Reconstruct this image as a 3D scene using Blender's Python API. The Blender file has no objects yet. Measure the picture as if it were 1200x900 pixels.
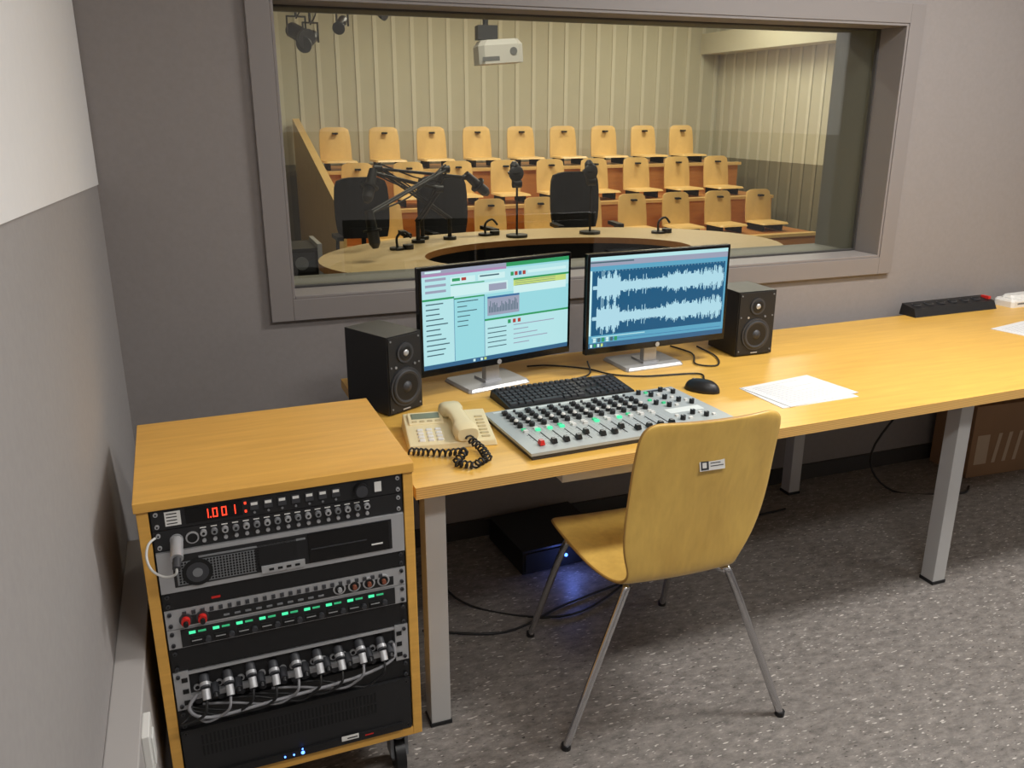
import bpy, math, random
from mathutils import Vector, Matrix
random.seed(7)
sc=bpy.context.scene
try:
    sc.view_settings.view_transform='Standard'
except Exception: pass

def lin(c):
    r=[]
    for x in c:
        x/=255.0
        r.append(x/12.92 if x<=.04045 else ((x+.055)/1.055)**2.4)
    return (r[0],r[1],r[2],1)

# ---------------------------------------------------------------- materials
def pm(name,col,rough=.5,metal=0,emit=0,var=0,scale=20,bump=0,stretch=(1,1,1),spec=.5,base=None):
    m=bpy.data.materials.new(name);m.use_nodes=True
    nt=m.node_tree;b=nt.nodes["Principled BSDF"]
    c=lin(col)
    b.inputs["Base Color"].default_value=lin(base) if base else c
    b.inputs["Roughness"].default_value=rough
    b.inputs["Metallic"].default_value=metal
    b.inputs["Specular IOR Level"].default_value=spec
    if emit:
        b.inputs["Emission Color"].default_value=c
        b.inputs["Emission Strength"].default_value=emit
    if var or bump:
        tc=nt.nodes.new("ShaderNodeTexCoord");mp=nt.nodes.new("ShaderNodeMapping")
        mp.inputs["Scale"].default_value=stretch
        n=nt.nodes.new("ShaderNodeTexNoise");n.inputs["Scale"].default_value=scale;n.inputs["Detail"].default_value=5
        nt.links.new(tc.outputs["Object"],mp.inputs[0]);nt.links.new(mp.outputs[0],n.inputs["Vector"])
        if var:
            r=nt.nodes.new("ShaderNodeValToRGB")
            r.color_ramp.elements[0].position=.3;r.color_ramp.elements[1].position=.7
            r.color_ramp.elements[0].color=tuple(x*(1-var) for x in c[:3])+(1,)
            r.color_ramp.elements[1].color=tuple(min(1,x*(1+var)) for x in c[:3])+(1,)
            nt.links.new(n.outputs["Fac"],r.inputs[0]);nt.links.new(r.outputs[0],b.inputs["Base Color"])
        if bump:
            bp=nt.nodes.new("ShaderNodeBump");bp.inputs["Strength"].default_value=bump;bp.inputs["Distance"].default_value=.002
            nt.links.new(n.outputs["Fac"],bp.inputs["Height"]);nt.links.new(bp.outputs[0],b.inputs["Normal"])
    return m

def wood(name,col,stretch=(1.2,14,14),rough=.38,var=.10,spec=.5):
    m=bpy.data.materials.new(name);m.use_nodes=True
    nt=m.node_tree;b=nt.nodes["Principled BSDF"];c=lin(col)
    b.inputs["Roughness"].default_value=rough;b.inputs["Specular IOR Level"].default_value=spec
    tc=nt.nodes.new("ShaderNodeTexCoord");mp=nt.nodes.new("ShaderNodeMapping");mp.inputs["Scale"].default_value=stretch
    n=nt.nodes.new("ShaderNodeTexNoise");n.inputs["Scale"].default_value=3;n.inputs["Detail"].default_value=6;n.inputs["Distortion"].default_value=.6
    n2=nt.nodes.new("ShaderNodeTexNoise");n2.inputs["Scale"].default_value=14;n2.inputs["Detail"].default_value=3
    nt.links.new(tc.outputs["Object"],mp.inputs[0]);nt.links.new(mp.outputs[0],n.inputs["Vector"]);nt.links.new(mp.outputs[0],n2.inputs["Vector"])
    mx=nt.nodes.new("ShaderNodeMath");mx.operation='MULTIPLY_ADD';mx.inputs[1].default_value=.35
    nt.links.new(n2.outputs["Fac"],mx.inputs[0]);nt.links.new(n.outputs["Fac"],mx.inputs[2])
    r=nt.nodes.new("ShaderNodeValToRGB");r.color_ramp.elements[0].position=.45;r.color_ramp.elements[1].position=.9
    r.color_ramp.elements[0].color=(c[0]*(1-var),c[1]*(1-var*1.5),c[2]*(1-var*1.8),1)
    r.color_ramp.elements[1].color=(min(1,c[0]*(1+var)),c[1]*(1+var),c[2]*(1+var),1)
    nt.links.new(mx.outputs[0],r.inputs[0]);nt.links.new(r.outputs[0],b.inputs["Base Color"])
    return m

def plyedge(name,c1,c2,scale=130):
    m=bpy.data.materials.new(name);m.use_nodes=True
    nt=m.node_tree;b=nt.nodes["Principled BSDF"];b.inputs["Roughness"].default_value=.5
    tc=nt.nodes.new("ShaderNodeTexCoord");w=nt.nodes.new("ShaderNodeTexWave")
    w.wave_type='BANDS';w.bands_direction='Z';w.inputs["Scale"].default_value=scale/3;w.inputs["Distortion"].default_value=.3
    r=nt.nodes.new("ShaderNodeValToRGB");r.color_ramp.elements[0].color=lin(c1);r.color_ramp.elements[1].color=lin(c2)
    nt.links.new(tc.outputs["Object"],w.inputs["Vector"]);nt.links.new(w.outputs["Fac"],r.inputs[0]);nt.links.new(r.outputs[0],b.inputs["Base Color"])
    return m

def floor_mat():
    m=bpy.data.materials.new("speckled_linoleum");m.use_nodes=True
    nt=m.node_tree;b=nt.nodes["Principled BSDF"];b.inputs["Roughness"].default_value=.5
    tc=nt.nodes.new("ShaderNodeTexCoord")
    mp0=nt.nodes.new("ShaderNodeMapping");mp0.inputs["Rotation"].default_value=(0,0,.35);mp0.inputs["Scale"].default_value=(1,2.2,1)
    nt.links.new(tc.outputs["Object"],mp0.inputs[0])
    n=nt.nodes.new("ShaderNodeTexNoise");n.inputs["Scale"].default_value=20;n.inputs["Detail"].default_value=9;n.inputs["Roughness"].default_value=.8
    nt.links.new(mp0.outputs[0],n.inputs["Vector"])
    r=nt.nodes.new("ShaderNodeValToRGB");r.color_ramp.elements[0].position=.36;r.color_ramp.elements[1].position=.66
    r.color_ramp.elements[0].color=lin((88,84,81));r.color_ramp.elements[1].color=lin((142,136,131))
    nt.links.new(n.outputs["Fac"],r.inputs[0])
    prev=r.outputs[0]
    for i,(rot,sc_,th) in enumerate([(0.5,(38,130,1),.68),(-.9,(36,120,1),.69),(1.5,(50,130,1),.68)]):
        mp=nt.nodes.new("ShaderNodeMapping");mp.inputs["Rotation"].default_value=(0,0,rot);mp.inputs["Scale"].default_value=sc_
        mp.inputs["Location"].default_value=(i*3.3,i*7.1,0)
        f=nt.nodes.new("ShaderNodeTexNoise");f.inputs["Scale"].default_value=1;f.inputs["Detail"].default_value=1
        nt.links.new(tc.outputs["Object"],mp.inputs[0]);nt.links.new(mp.outputs[0],f.inputs["Vector"])
        rr=nt.nodes.new("ShaderNodeValToRGB");rr.color_ramp.elements[0].position=th;rr.color_ramp.elements[1].position=th+.05
        nt.links.new(f.outputs["Fac"],rr.inputs[0])
        mix=nt.nodes.new("ShaderNodeMixRGB");mix.inputs[2].default_value=lin((192,186,180) if i<2 else (70,65,62))
        nt.links.new(rr.outputs[0],mix.inputs[0]);nt.links.new(prev,mix.inputs[1]);prev=mix.outputs[0]
    nt.links.new(prev,b.inputs["Base Color"])
    return m

def glass_mat():
    m=bpy.data.materials.new("window_glass");m.use_nodes=True
    nt=m.node_tree;nt.nodes.clear()
    o=nt.nodes.new("ShaderNodeOutputMaterial");mx=nt.nodes.new("ShaderNodeMixShader")
    t=nt.nodes.new("ShaderNodeBsdfTransparent");t.inputs[0].default_value=(.95,.97,.95,1)
    g=nt.nodes.new("ShaderNodeBsdfGlossy");g.inputs["Roughness"].default_value=.01
    lw=nt.nodes.new("ShaderNodeLayerWeight");lw.inputs[0].default_value=.5
    p5=nt.nodes.new("ShaderNodeMath");p5.operation='POWER';p5.inputs[1].default_value=5
    ma=nt.nodes.new("ShaderNodeMath");ma.operation='MULTIPLY_ADD';ma.inputs[1].default_value=.90;ma.inputs[2].default_value=.09
    nt.links.new(lw.outputs["Facing"],p5.inputs[0]);nt.links.new(p5.outputs[0],ma.inputs[0])
    nt.links.new(ma.outputs[0],mx.inputs[0]);nt.links.new(t.outputs[0],mx.inputs[1]);nt.links.new(g.outputs[0],mx.inputs[2]);nt.links.new(mx.outputs[0],o.inputs[0])
    return m

M={}
M['desk']=wood("birch_veneer",(222,176,84),rough=.33,var=.08)
M['deskedge']=plyedge("plywood_edge",(194,146,80),(224,182,108),170)
M['rackwood']=wood("rack_birch",(222,170,82),var=.08)
M['chairwood']=wood("chair_plywood",(222,184,96),stretch=(6,6,1.5),rough=.28,var=.10)
M['chairedge']=pm("chair_edge",(170,130,68),.5)
M['black']=pm("black_plastic",(22,22,24),.45)
M['blackgl']=pm("black_gloss",(12,12,14),.18)
M['panel']=pm("black_panel",(28,28,30),.5)
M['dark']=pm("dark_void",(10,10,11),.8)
M['dgrey']=pm("dark_grey",(55,56,60),.5)
M['grey']=pm("grey_plastic",(120,122,125),.5)
M['silver']=pm("brushed_silver",(186,187,190),.35,.45)
M['copper']=pm("copper_contact",(150,90,70),.4,.4)
M['chrome']=pm("chrome",(205,205,208),.16,1)
M['alu']=pm("leg_paint",(186,185,184),.45,.1)
M['white']=pm("white_plastic",(225,224,220),.4)
M['cream']=pm("cream_plastic",(226,212,170),.42)
M['creamd']=pm("cream_button",(190,176,138),.5)
M['lcd']=pm("lcd",(120,130,110),.3)
M['mix']=pm("mixer_panel",(172,178,178),.45,.1)
M['mixmark']=pm("mixer_marking",(216,222,220),.5)
M['paper']=pm("paper",(218,218,218),.7)
M['ink']=pm("ink",(150,150,153),.8)
M['red']=pm("red_cap",(205,40,34),.4)
M['redled']=pm("red_led",(255,60,35),.5,emit=2.2,base=(30,5,5))
M['greenled']=pm("green_led",(80,255,180),.5,emit=1.0,base=(20,60,40))
M['greendim']=pm("green_dim",(60,190,130),.5,emit=.3)
M['blueled']=pm("blue_led",(80,130,255),.5,emit=5)
M['amber']=pm("orange_led",(255,150,60),.5,emit=1)
M['card']=pm("cardboard",(150,116,86),.8,var=.06,scale=8)
M['cardprint']=pm("cardboard_print",(190,168,144),.8)
M['wall']=pm("wall_grey_paint",(138,132,130),.85,var=.03,scale=60,bump=.15)
M['walll']=pm("wall_left_grey",(154,150,149),.85,var=.03,scale=60,bump=.15)
M['wallw']=pm("wall_white_paint",(226,225,225),.8,var=.01,scale=40)
M['frame']=pm("window_frame_paint",(130,124,122),.55)
M['reveal']=pm("reveal_grey",(120,117,106),.7)
M['gasket']=pm("gasket",(60,58,56),.6)
M['ceil']=pm("ceiling_paint",(228,227,225),.9)
M['floor']=floor_mat()
M['sfloor']=pm("studio_floor",(84,78,74),.6,var=.1,scale=20)
M['swall']=pm("studio_wall_cream",(188,184,160),.8,var=.02,scale=6)
M['swallrefl']=pm("studio_wall_painted_reflection",(122,116,92),.8,var=.03,scale=6)  # olive lower wall: window-glass reflection painted into the wall colour
M['batten']=pm("studio_batten",(206,203,182),.7)
M['battenrefl']=pm("studio_batten_painted_reflection",(136,129,104),.7)  # lower battens, darkened by the same painted reflection
M['swood']=wood("studio_chair_wood",(228,192,124),stretch=(3,3,2),var=.06)
M['stier']=wood("studio_tier_wood",(190,130,72),var=.10)
M['stable']=wood("studio_table_wood",(208,182,134),var=.05)
M['fabric']=pm("black_fabric",(20,20,22),.9)
M['cable']=pm("cable_black",(16,16,18),.5)
M['cableg']=pm("cable_grey",(130,130,134),.45)
M['cablew']=pm("cable_white",(215,215,212),.45)
M['duct']=pm("duct_grey",(172,168,166),.6)
M['lamp']=pm("lamp_diffuser",(255,250,242),.5,emit=2.5)
M['glass']=glass_mat()
def em(name,col,s=1.0): return pm(name,col,.4,emit=s,spec=.2,base=(12,12,14))
M['s_bg']=em("scr_pale_cyan",(156,220,228),.95)
M['s_lt']=em("scr_light",(184,232,236),.95)
M['s_wh']=em("scr_white",(204,238,238),1)
M['s_bar']=em("scr_toolbar",(170,176,200),.8)
M['s_pink']=em("scr_pink",(190,150,196),.8)
M['s_green']=em("scr_green",(50,160,100),.9)
M['s_red']=em("scr_red",(190,70,60),.8)
M['s_yel']=em("scr_yellow",(205,228,130),.9)
M['s_blue']=em("scr_blue",(70,130,185),.7)
M['s_grey']=em("scr_grey",(90,130,145),.6)
M['s_lane']=em("scr_lane",(28,98,140),.8)
M['s_app']=em("scr_app",(96,172,204),.9)
M['s_wave']=em("scr_wave",(178,222,236),.95)
M['s_task']=em("scr_task",(60,110,150),.8)

# ---------------------------------------------------------------- mesh builder
class MB:
    def __init__(s): s.v=[];s.f=[];s.m=[];s.sm=[];s.mats=[];s.X=Matrix.Identity(4)
    def mi(s,k):
        if k not in s.mats: s.mats.append(k)
        return s.mats.index(k)
    def add(s,vs,fs,k,smooth=False):
        o=len(s.v);i=s.mi(k)
        s.v+= [tuple(s.X@Vector(p)) for p in vs]
        for f in fs: s.f.append([o+a for a in f]);s.m.append(i);s.sm.append(smooth)
    def box(s,x0,y0,z0,x1,y1,z1,k):
        if x0>x1:x0,x1=x1,x0
        if y0>y1:y0,y1=y1,y0
        if z0>z1:z0,z1=z1,z0
        s.add([(x0,y0,z0),(x1,y0,z0),(x1,y1,z0),(x0,y1,z0),(x0,y0,z1),(x1,y0,z1),(x1,y1,z1),(x0,y1,z1)],
          [(0,3,2,1),(4,5,6,7),(0,1,5,4),(1,2,6,5),(2,3,7,6),(3,0,4,7)],k)
    def rbox(s,x0,y0,z0,x1,y1,z1,k,c):
        def ring(i,z): return [(x0+i+c,y0+i,z),(x1-i-c,y0+i,z),(x1-i,y0+i+c,z),(x1-i,y1-i-c,z),(x1-i-c,y1-i,z),(x0+i+c,y1-i,z),(x0+i,y1-i-c,z),(x0+i,y0+i+c,z)]
        V=ring(0,z0)+ring(0,z1-c)+ring(c*.7,z1)
        F=[tuple(range(7,-1,-1)),tuple(range(16,24))]
        for l in (0,8):
            for i in range(8): F.append((l+i,l+(i+1)%8,l+8+(i+1)%8,l+8+i))
        s.add(V,F,k)
    def hexa(s,p,k):
        s.add(p,[(0,3,2,1),(4,5,6,7),(0,1,5,4),(1,2,6,5),(2,3,7,6),(3,0,4,7)],k)
    def cyl(s,c,r,h,k,ax='z',seg=16,r2=None,smooth=True):
        r2=r if r2 is None else r2
        c=Vector(c)
        if isinstance(ax,str): ax={'x':Vector((1,0,0)),'y':Vector((0,1,0)),'z':Vector((0,0,1)),'-y':Vector((0,-1,0))}[ax]
        ax=Vector(ax).normalized()
        q=ax.to_track_quat('Z','Y').to_matrix()
        a=[];b=[]
        for i in range(seg):
            t=2*math.pi*i/seg
            a.append(c+q@Vector((r*math.cos(t),r*math.sin(t),0)));b.append(c+q@Vector((r2*math.cos(t),r2*math.sin(t),h)))
        V=a+b
        s.add(V,[(i,(i+1)%seg,seg+(i+1)%seg,seg+i) for i in range(seg)],k,smooth)
        s.add(V,[tuple(range(seg-1,-1,-1)),tuple(range(seg,2*seg))],k)
    def ball(s,c,r,k,sc=(1,1,1),n=12):
        V=[];F=[]
        for i in range(n+1):
            ph=math.pi*i/n
            for j in range(2*n):
                t=math.pi*j/n
                V.append((c[0]+r*sc[0]*math.sin(ph)*math.cos(t),c[1]+r*sc[1]*math.sin(ph)*math.sin(t),c[2]+r*sc[2]*math.cos(ph)))
        for i in range(n):
            for j in range(2*n):
                F.append((i*2*n+j,(i+1)*2*n+j,(i+1)*2*n+(j+1)%(2*n),i*2*n+(j+1)%(2*n)))
        s.add(V,F,k,True)
    def tube(s,pts,r,k,seg=8,smooth_n=0):
        P=[Vector(p) for p in pts]
        if smooth_n:
            Q=[]
            for i in range(len(P)-1):
                p0=P[max(i-1,0)];p1=P[i];p2=P[i+1];p3=P[min(i+2,len(P)-1)]
                for j in range(smooth_n):
                    t=j/smooth_n
                    Q.append(.5*((2*p1)+(p2-p0)*t+(2*p0-5*p1+4*p2-p3)*t*t+(3*p1-p0-3*p2+p3)*t**3))
            Q.append(P[-1]);P=Q
        n=len(P);V=[];up=None
        for i in range(n):
            d=(P[min(i+1,n-1)]-P[max(i-1,0)]).normalized()
            if up is None:
                up=Vector((0,0,1)) if abs(d.z)<.9 else Vector((1,0,0))
            sd=d.cross(up)
            if sd.length<1e-4: sd=d.orthogonal()
            sd.normalize();up=sd.cross(d).normalized()
            for j in range(seg):
                t=2*math.pi*j/seg
                V.append(P[i]+sd*(r*math.cos(t))+up*(r*math.sin(t)))
        F=[]
        for i in range(n-1):
            for j in range(seg):
                F.append((i*seg+j,i*seg+(j+1)%seg,(i+1)*seg+(j+1)%seg,(i+1)*seg+j))
        s.add(V,F,k,True)
        s.add(V,[tuple(range(seg-1,-1,-1)),tuple((n-1)*seg+j for j in range(seg))],k)
    def prism(s,poly,z0,z1,k,kside=None):
        n=len(poly);V=[(p[0],p[1],z0) for p in poly]+[(p[0],p[1],z1) for p in poly]
        s.add(V,[tuple(range(n-1,-1,-1)),tuple(range(n,2*n))],k)
        s.add(V,[(i,(i+1)%n,n+(i+1)%n,n+i) for i in range(n)],kside or k)
    def done(s,name,loc=(0,0,0),rot=0,bevel=0,parent=None,rx=0):
        me=bpy.data.meshes.new(name);me.from_pydata(s.v,[],s.f)
        for k in s.mats: me.materials.append(M[k])
        for p,i,sm in zip(me.polygons,s.m,s.sm): p.material_index=i;p.use_smooth=sm
        me.update()
        o=bpy.data.objects.new(name,me);bpy.context.collection.objects.link(o)
        o.location=loc;o.rotation_euler=(math.radians(rx),0,math.radians(rot))
        if bevel:
            b=o.modifiers.new("bevel",'BEVEL');b.width=bevel;b.segments=2;b.limit_method='ANGLE';b.angle_limit=math.radians(50)
        if parent: o.parent=parent
        return o
def empty(name,loc=(0,0,0),rot=0):
    e=bpy.data.objects.new(name,None);bpy.context.collection.objects.link(e);e.location=loc;e.rotation_euler=(0,0,math.radians(rot));e.empty_display_size=.1
    return e

# ================================================================ ROOM SHELL
CH=2.75
b=MB();b.box(-.36,-2.6,-.06,5.1,2.86,0,'floor');b.done("floor")
b=MB();b.box(-.36,-2.6,CH,5.1,2.86,CH+.08,'ceil');b.done("ceiling")
X0,X1,Z0,Z1=.296,2.737,.99,1.91
b=MB()
b.box(-1.3,2.86,-.06,X0,3.25,3.4,'wall');b.box(X1,2.86,-.06,7.5,3.25,3.4,'wall')
b.box(X0,2.86,-.06,X1,3.25,Z0,'wall');b.box(X0,2.86,Z1,X1,3.25,3.4,'wall');b.done("wall_back")
b=MB()
def zb(y): return 1.374+(2.86-y)*.040
xa,xb=-.36,-.24
b.hexa([(xa,-2.6,-.06),(xb,-2.6,-.06),(xb,2.86,-.06),(xa,2.86,-.06),(xa,-2.6,zb(-2.6)),(xb,-2.6,zb(-2.6)),(xb,2.86,zb(2.86)),(xa,2.86,zb(2.86))],'walll')
xc=-.236
b.hexa([(xa,-2.6,zb(-2.6)),(xc,-2.6,zb(-2.6)),(xc,2.852,zb(2.852)),(xa,2.852,zb(2.852)),(xa,-2.6,CH),(xc,-2.6,CH),(xc,2.852,CH),(xa,2.852,CH)],'wallw')
b.done("wall_left")
b=MB();b.box(5.0,-2.6,-.06,5.1,2.86,1.4,'walll');b.box(5.0,-2.6,1.4,5.1,2.86,CH,'wallw');b.done("wall_right")
b=MB();b.box(-.36,-2.6,-.06,5.1,-2.5,1.4,'walll');b.box(-.36,-2.6,1.4,5.1,-2.5,CH,'wallw');b.done("wall_front")
# window frame
w=empty("window_1",(1.52,2.86,1.44))
b=MB()
def ring(b,x0,x1,z0,z1,t,y0,y1,k):
    b.box(x0-t,y0,z0-t,x0,y1,z1+t,k);b.box(x1,y0,z0-t,x1+t,y1,z1+t,k)
    b.box(x0,y0,z0-t,x1,y1,z0,k);b.box(x0,y0,z1,x1,y1,z1+t,k)
ox,oy,oz=1.52,2.86,1.44
def R(x0,x1,z0,z1,t,y0,y1,k): ring(b,x0-ox,x1-ox,z0-oz,z1-oz,t,y0-oy,y1-oy,k)
R(X0,X1,Z0,Z1,.072,2.838,2.862,'frame')
R(X0+.010,X1-.010,Z0+.010,Z1-.010,.010,2.842,3.0,'frame')
R(X0+.016,X1-.016,Z0+.018,Z1-.016,.008,2.980,2.998,'gasket')
R(X0+.004,X1-.004,Z0+.004,Z1-.004,.004,3.008,3.25,'reveal')
b.done("frame",parent=w,bevel=.002)
b=MB();b.box(X0-ox,3.0-oy,Z0-oz,X1-ox,3.006-oy,Z1-oz,'glass');b.done("glass",parent=w)
b=MB();b.box(-.24,-2.4,0,-.182,2.25,.49,'duct');b.box(-.24,-2.4,.49,-.180,2.25,.50,'duct');b.done("trim_1",bevel=.003)
b=MB();b.box(0,0,0,.014,.075,.10,'white');b.box(.014,.02,.02,.018,.055,.08,'cablew');b.done("wall_socket",(-.182,1.45,.385),bevel=.002)
b=MB();b.box(-.24,2.845,0,5.0,2.86,.07,'gasket');b.done("baseboard_back")

# ---------------------------------------------------------------- STUDIO SHELL
b=MB();b.box(-1.3,3.25,-.06,7.5,11.4,0,'sfloor');b.done("floor_studio")
b=MB();b.box(-1.3,3.25,3.3,7.5,11.4,3.4,'ceil');b.done("ceiling_studio")
b=MB()
b.box(-1.3,11.2,0,7.5,11.4,.95,'swallrefl');b.box(-1.3,11.2,.95,7.5,11.4,3.3,'swall')  # lower band imitates a reflection in the glass, upper part is plain cream
x=-1.15
while x<7.35:
    b.box(x,11.185,0,x+.05,11.2,.95,'battenrefl');b.box(x,11.185,.95,x+.05,11.2,3.3,'batten');x+=.235
b.done("wall_studio_back")
b=MB()
b.box(7.4,3.25,0,7.5,11.2,.95,'swallrefl');b.box(7.4,3.25,.95,7.5,11.2,3.3,'swall')
y=3.5
while y<11.1:
    b.box(7.385,y,0,7.4,y+.05,.95,'battenrefl');b.box(7.385,y,.95,7.4,y+.05,3.3,'batten');y+=.235
b.box(7.05,3.25,2.35,7.36,11.15,2.62,'swall')
b.done("wall_studio_right")
b=MB();b.box(-1.3,3.25,0,-1.2,11.2,3.3,'swall');b.done("wall_studio_left")

# ================================================================ STUDIO CONTENT
ts=empty("tiered_seating",(0,0,0))
T1,T2,T3=.20,.56,.93
b=MB()
b.box(1.40,8.35,0,7.05,9.25,T1,'stier');b.box(1.40,9.25,0,7.03,10.0,T2,'stier');b.box(1.40,10.0,0,7.0,11.15,T3,'stier')
b.hexa([(1.32,8.2,0),(1.40,8.2,0),(1.40,11.1,0),(1.32,11.1,0),(1.32,8.2,.74),(1.40,8.2,.74),(1.40,11.1,1.50),(1.32,11.1,1.50)],'swood')
for (yy,z) in ((8.33,T1),(9.23,T2),(9.98,T3)):
    b.box(1.41,yy,z-.03,7.04,yy+.10,z+.006,'swood')
b.done("platform",parent=ts)
def seat_mesh():
    b=MB()
    w=.185;cols=8;V=[]
    for side in (0,.016):
        for zi in range(5):
            t=zi/4
            for j in range(cols+1):
                u=j/cols*2-1;ww=w*(1-.10*(t**3))
                V.append((u*ww, .19+.05*t-.02*(1-u*u)+side, .08+.39*t-(.03*abs(u)**6 if zi==4 else 0)))
    c=cols+1;F=[];o=5*c
    for zi in range(4):
        for j in range(cols):
            a=zi*c+j
            F.append((a,a+1,a+c+1,a+c));F.append((o+a,o+a+c,o+a+c+1,o+a+1))
    for j in range(cols):
        F.append((j,o+j,o+j+1,j+1));a=4*c+j;F.append((a,a+1,o+a+1,o+a))
    for zi in range(4):
        a=zi*c;F.append((a,a+c,o+a+c,o+a));a=zi*c+cols;F.append((a,o+a,o+a+c,a+c))
    b.add(V,F,'swood',False)
    b.rbox(-.19,-.17,.085,.19,.20,.103,'swood',.02)
    for sx in (-.13,.13):
        b.box(sx-.012,-.10,.0,sx+.012,.22,.085,'fabric')
    b.box(-.03,.158,.39,.03,.212,.41,'fabric')
    me=b.done("tmp");d=me.data;bpy.data.objects.remove(me);return d
sm_=seat_mesh()
def seat(x,y,z):
    o=bpy.data.objects.new("auditorium_seat",sm_);bpy.context.collection.objects.link(o);o.location=(x,y,z+.006);o.parent=ts
for i in range(9): seat(1.72+.585*i,10.27,T3)
for i in range(9): seat(1.83+.585*i,9.55,T2)
for i in range(9): seat(1.94+.583*i,8.72,T1)

# round table
b=MB()
cx,cy=2.2,4.95;N=64
def ell(rx,ry,ox=0,oy=0): return [(ox+rx*math.cos(2*math.pi*i/N),oy+ry*math.sin(2*math.pi*i/N)) for i in range(N)]
O=ell(1.52,1.0);I=ell(.88,.55,-.02,-.06)
V=[(p[0],p[1],.75) for p in O]+[(p[0],p[1],.75) for p in I]+[(p[0],p[1],.71) for p in O]+[(p[0],p[1],.71) for p in I]
F=[];Fs=[]
for i in range(N):
    j=(i+1)%N
    F.append((i,j,N+j,N+i));Fs.append((i,2*N+i,2*N+j,j));F.append((2*N+i,3*N+i,3*N+j,2*N+j));Fs.append((N+i,N+j,3*N+j,3*N+i))
b.add(V,F,'stable');b.add(V,Fs,'stier')
I2=ell(.90,.57,-.02,-.06);V=[(p[0],p[1],.709) for p in I2]+[(p[0],p[1],.15) for p in I2]
b.add(V,[(i,N+i,N+(i+1)%N,(i+1)%N) for i in range(N)],'fabric')
for a in range(8):
    t=2*math.pi*a/8+.2;b.cyl((1.2*math.cos(t),.8*math.sin(t),0),.03,.71,'silver',seg=12)
b.done("round_conference_table",(cx,cy,0))

def officechair(x,y,rot):
    b=MB()
    b.cyl((0,0,.08),.025,.36,'black',seg=12)
    for i in range(5):
        t=2*math.pi*i/5;b.tube([(0,0,.10),(.27*math.cos(t),.27*math.sin(t),.07)],.018,'black',8)
        b.cyl((.27*math.cos(t)-.01,.27*math.sin(t),.03),.03,.02,'black','x',12)
    b.rbox(-.23,-.23,.44,.23,.22,.52,'fabric',.03)
    V=[];n=8
    for sd in (0,.05):
        for zi in range(7):
            t=zi/6
            for j in range(n+1):
                u=j/n*2-1;ww=.215*(1-.12*abs(t*2-1)**3)
                V.append((u*ww,.24+.03*t-.04*(1-u*u)+sd+.05,.62+.47*t-.03*abs(u)**4*(1 if zi==6 else 0)))
    c=n+1;o=7*c;F=[]
    for zi in range(6):
        for j in range(n):
            a=zi*c+j;F.append((a,a+1,a+c+1,a+c));F.append((o+a,o+a+c,o+a+c+1,o+a+1))
        a=zi*c;F.append((a,a+c,o+a+c,o+a));a+=n;F.append((a,o+a,o+a+c,a+c))
    for j in range(n):
        F.append((j,o+j,o+j+1,j+1));a=6*c+j;F.append((a,a+1,o+a+1,o+a))
    b.add(V,F,'fabric')
    b.tube([(0,.10,.46),(0,.30,.5),(0,.33,.85)],.02,'black',8,4)
    for sx in (-.26,.26):
        b.tube([(sx*.8,0,.47),(sx,.0,.50),(sx,.0,.66)],.014,'black',8,3);b.box(sx-.025,-.13,.66,sx+.025,.12,.69,'black')
    b.done("office_chair",(x,y,0),rot)
officechair(1.31,6.55,0);officechair(2.02,6.55,8);officechair(3.13,6.55,-6)

def mic(b,c,d,L=.16,r=.024,k='black'):
    c=Vector(c);d=Vector(d).normalized()
    b.cyl(c,r*.75,L*.55,k,d,14,r*.95);b.cyl(c+d*L*.55,r,L*.32,'dgrey',d,14);b.cyl(c+d*L*.87,r,L*.13,'dgrey',d,14,r*.5)
    b.cyl(c+d*L*.5,r*1.6,.012,'black',d,16)
def boom(base,elb,end,md):
    b=MB()
    E=Vector(elb)-Vector(base);T=Vector(end)-Vector(base)
    b.cyl((0,0,0),.045,.02,'black');b.cyl((0,0,.02),.014,.12,'black')
    P=Vector((0,0,.14))
    for s_ in (-.014,.014):
        b.tube([P+Vector((s_,0,0)),E+Vector((s_,0,0))],.008,'black');b.tube([E+Vector((s_,0,.0)),T+Vector((s_,0,0))],.008,'black')
    b.cyl(E-Vector((.025,0,0)),.024,.05,'black','x');b.cyl(T-Vector((.02,0,0)),.018,.04,'black','x')
    b.tube([P,P+(E-P)*.5+Vector((0,0,.03)),E+Vector((0,0,.03)),E+(T-E)*.5-Vector((0,0,.04)),T],.005,'cable',6,5)
    mic(b,T+Vector((0,0,.02)),md,.22,.034)
    b.done("boom_arm_microphone",base)
boom((1.49,5.70,.75),(1.62,5.55,1.22),(.98,4.95,1.02),(.12,-.1,-1))
boom((1.66,5.62,.75),(1.15,5.45,1.24),(1.78,5.62,1.16),(.6,.1,-.5))
boom((1.42,5.55,.75),(1.56,5.50,1.10),(1.10,5.35,1.22),(-.3,-.4,-.8))
def standmic(x,y):
    b=MB();b.cyl((0,0,0),.075,.018,'black',seg=20);b.cyl((0,0,.018),.008,.36,'black',seg=8)
    b.cyl((-.03,0,.36),.026,.06,'black','x');b.ball((-.005,0,.43),.055,'dgrey',(1,.35,1),10);mic(b,(.0,.03,.35),(-.1,-.1,1),.16,.03)
    b.done("desk_microphone_stand",(x,y,.75))
standmic(2.13,5.57);standmic(2.68,5.55)
for (x,y) in ((1.22,5.30),(1.95,5.72),(3.15,5.40)):
    b=MB();b.cyl((0,0,0),.05,.015,'black');b.tube([(0,0,.01),(0,0,.08),(.05,0,.11),(.09,0,.07)],.008,'black',6,4);b.cyl((.07,0,.0),.035,.03,'black');b.done("headphone_hook",(x,y,.75))
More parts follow.
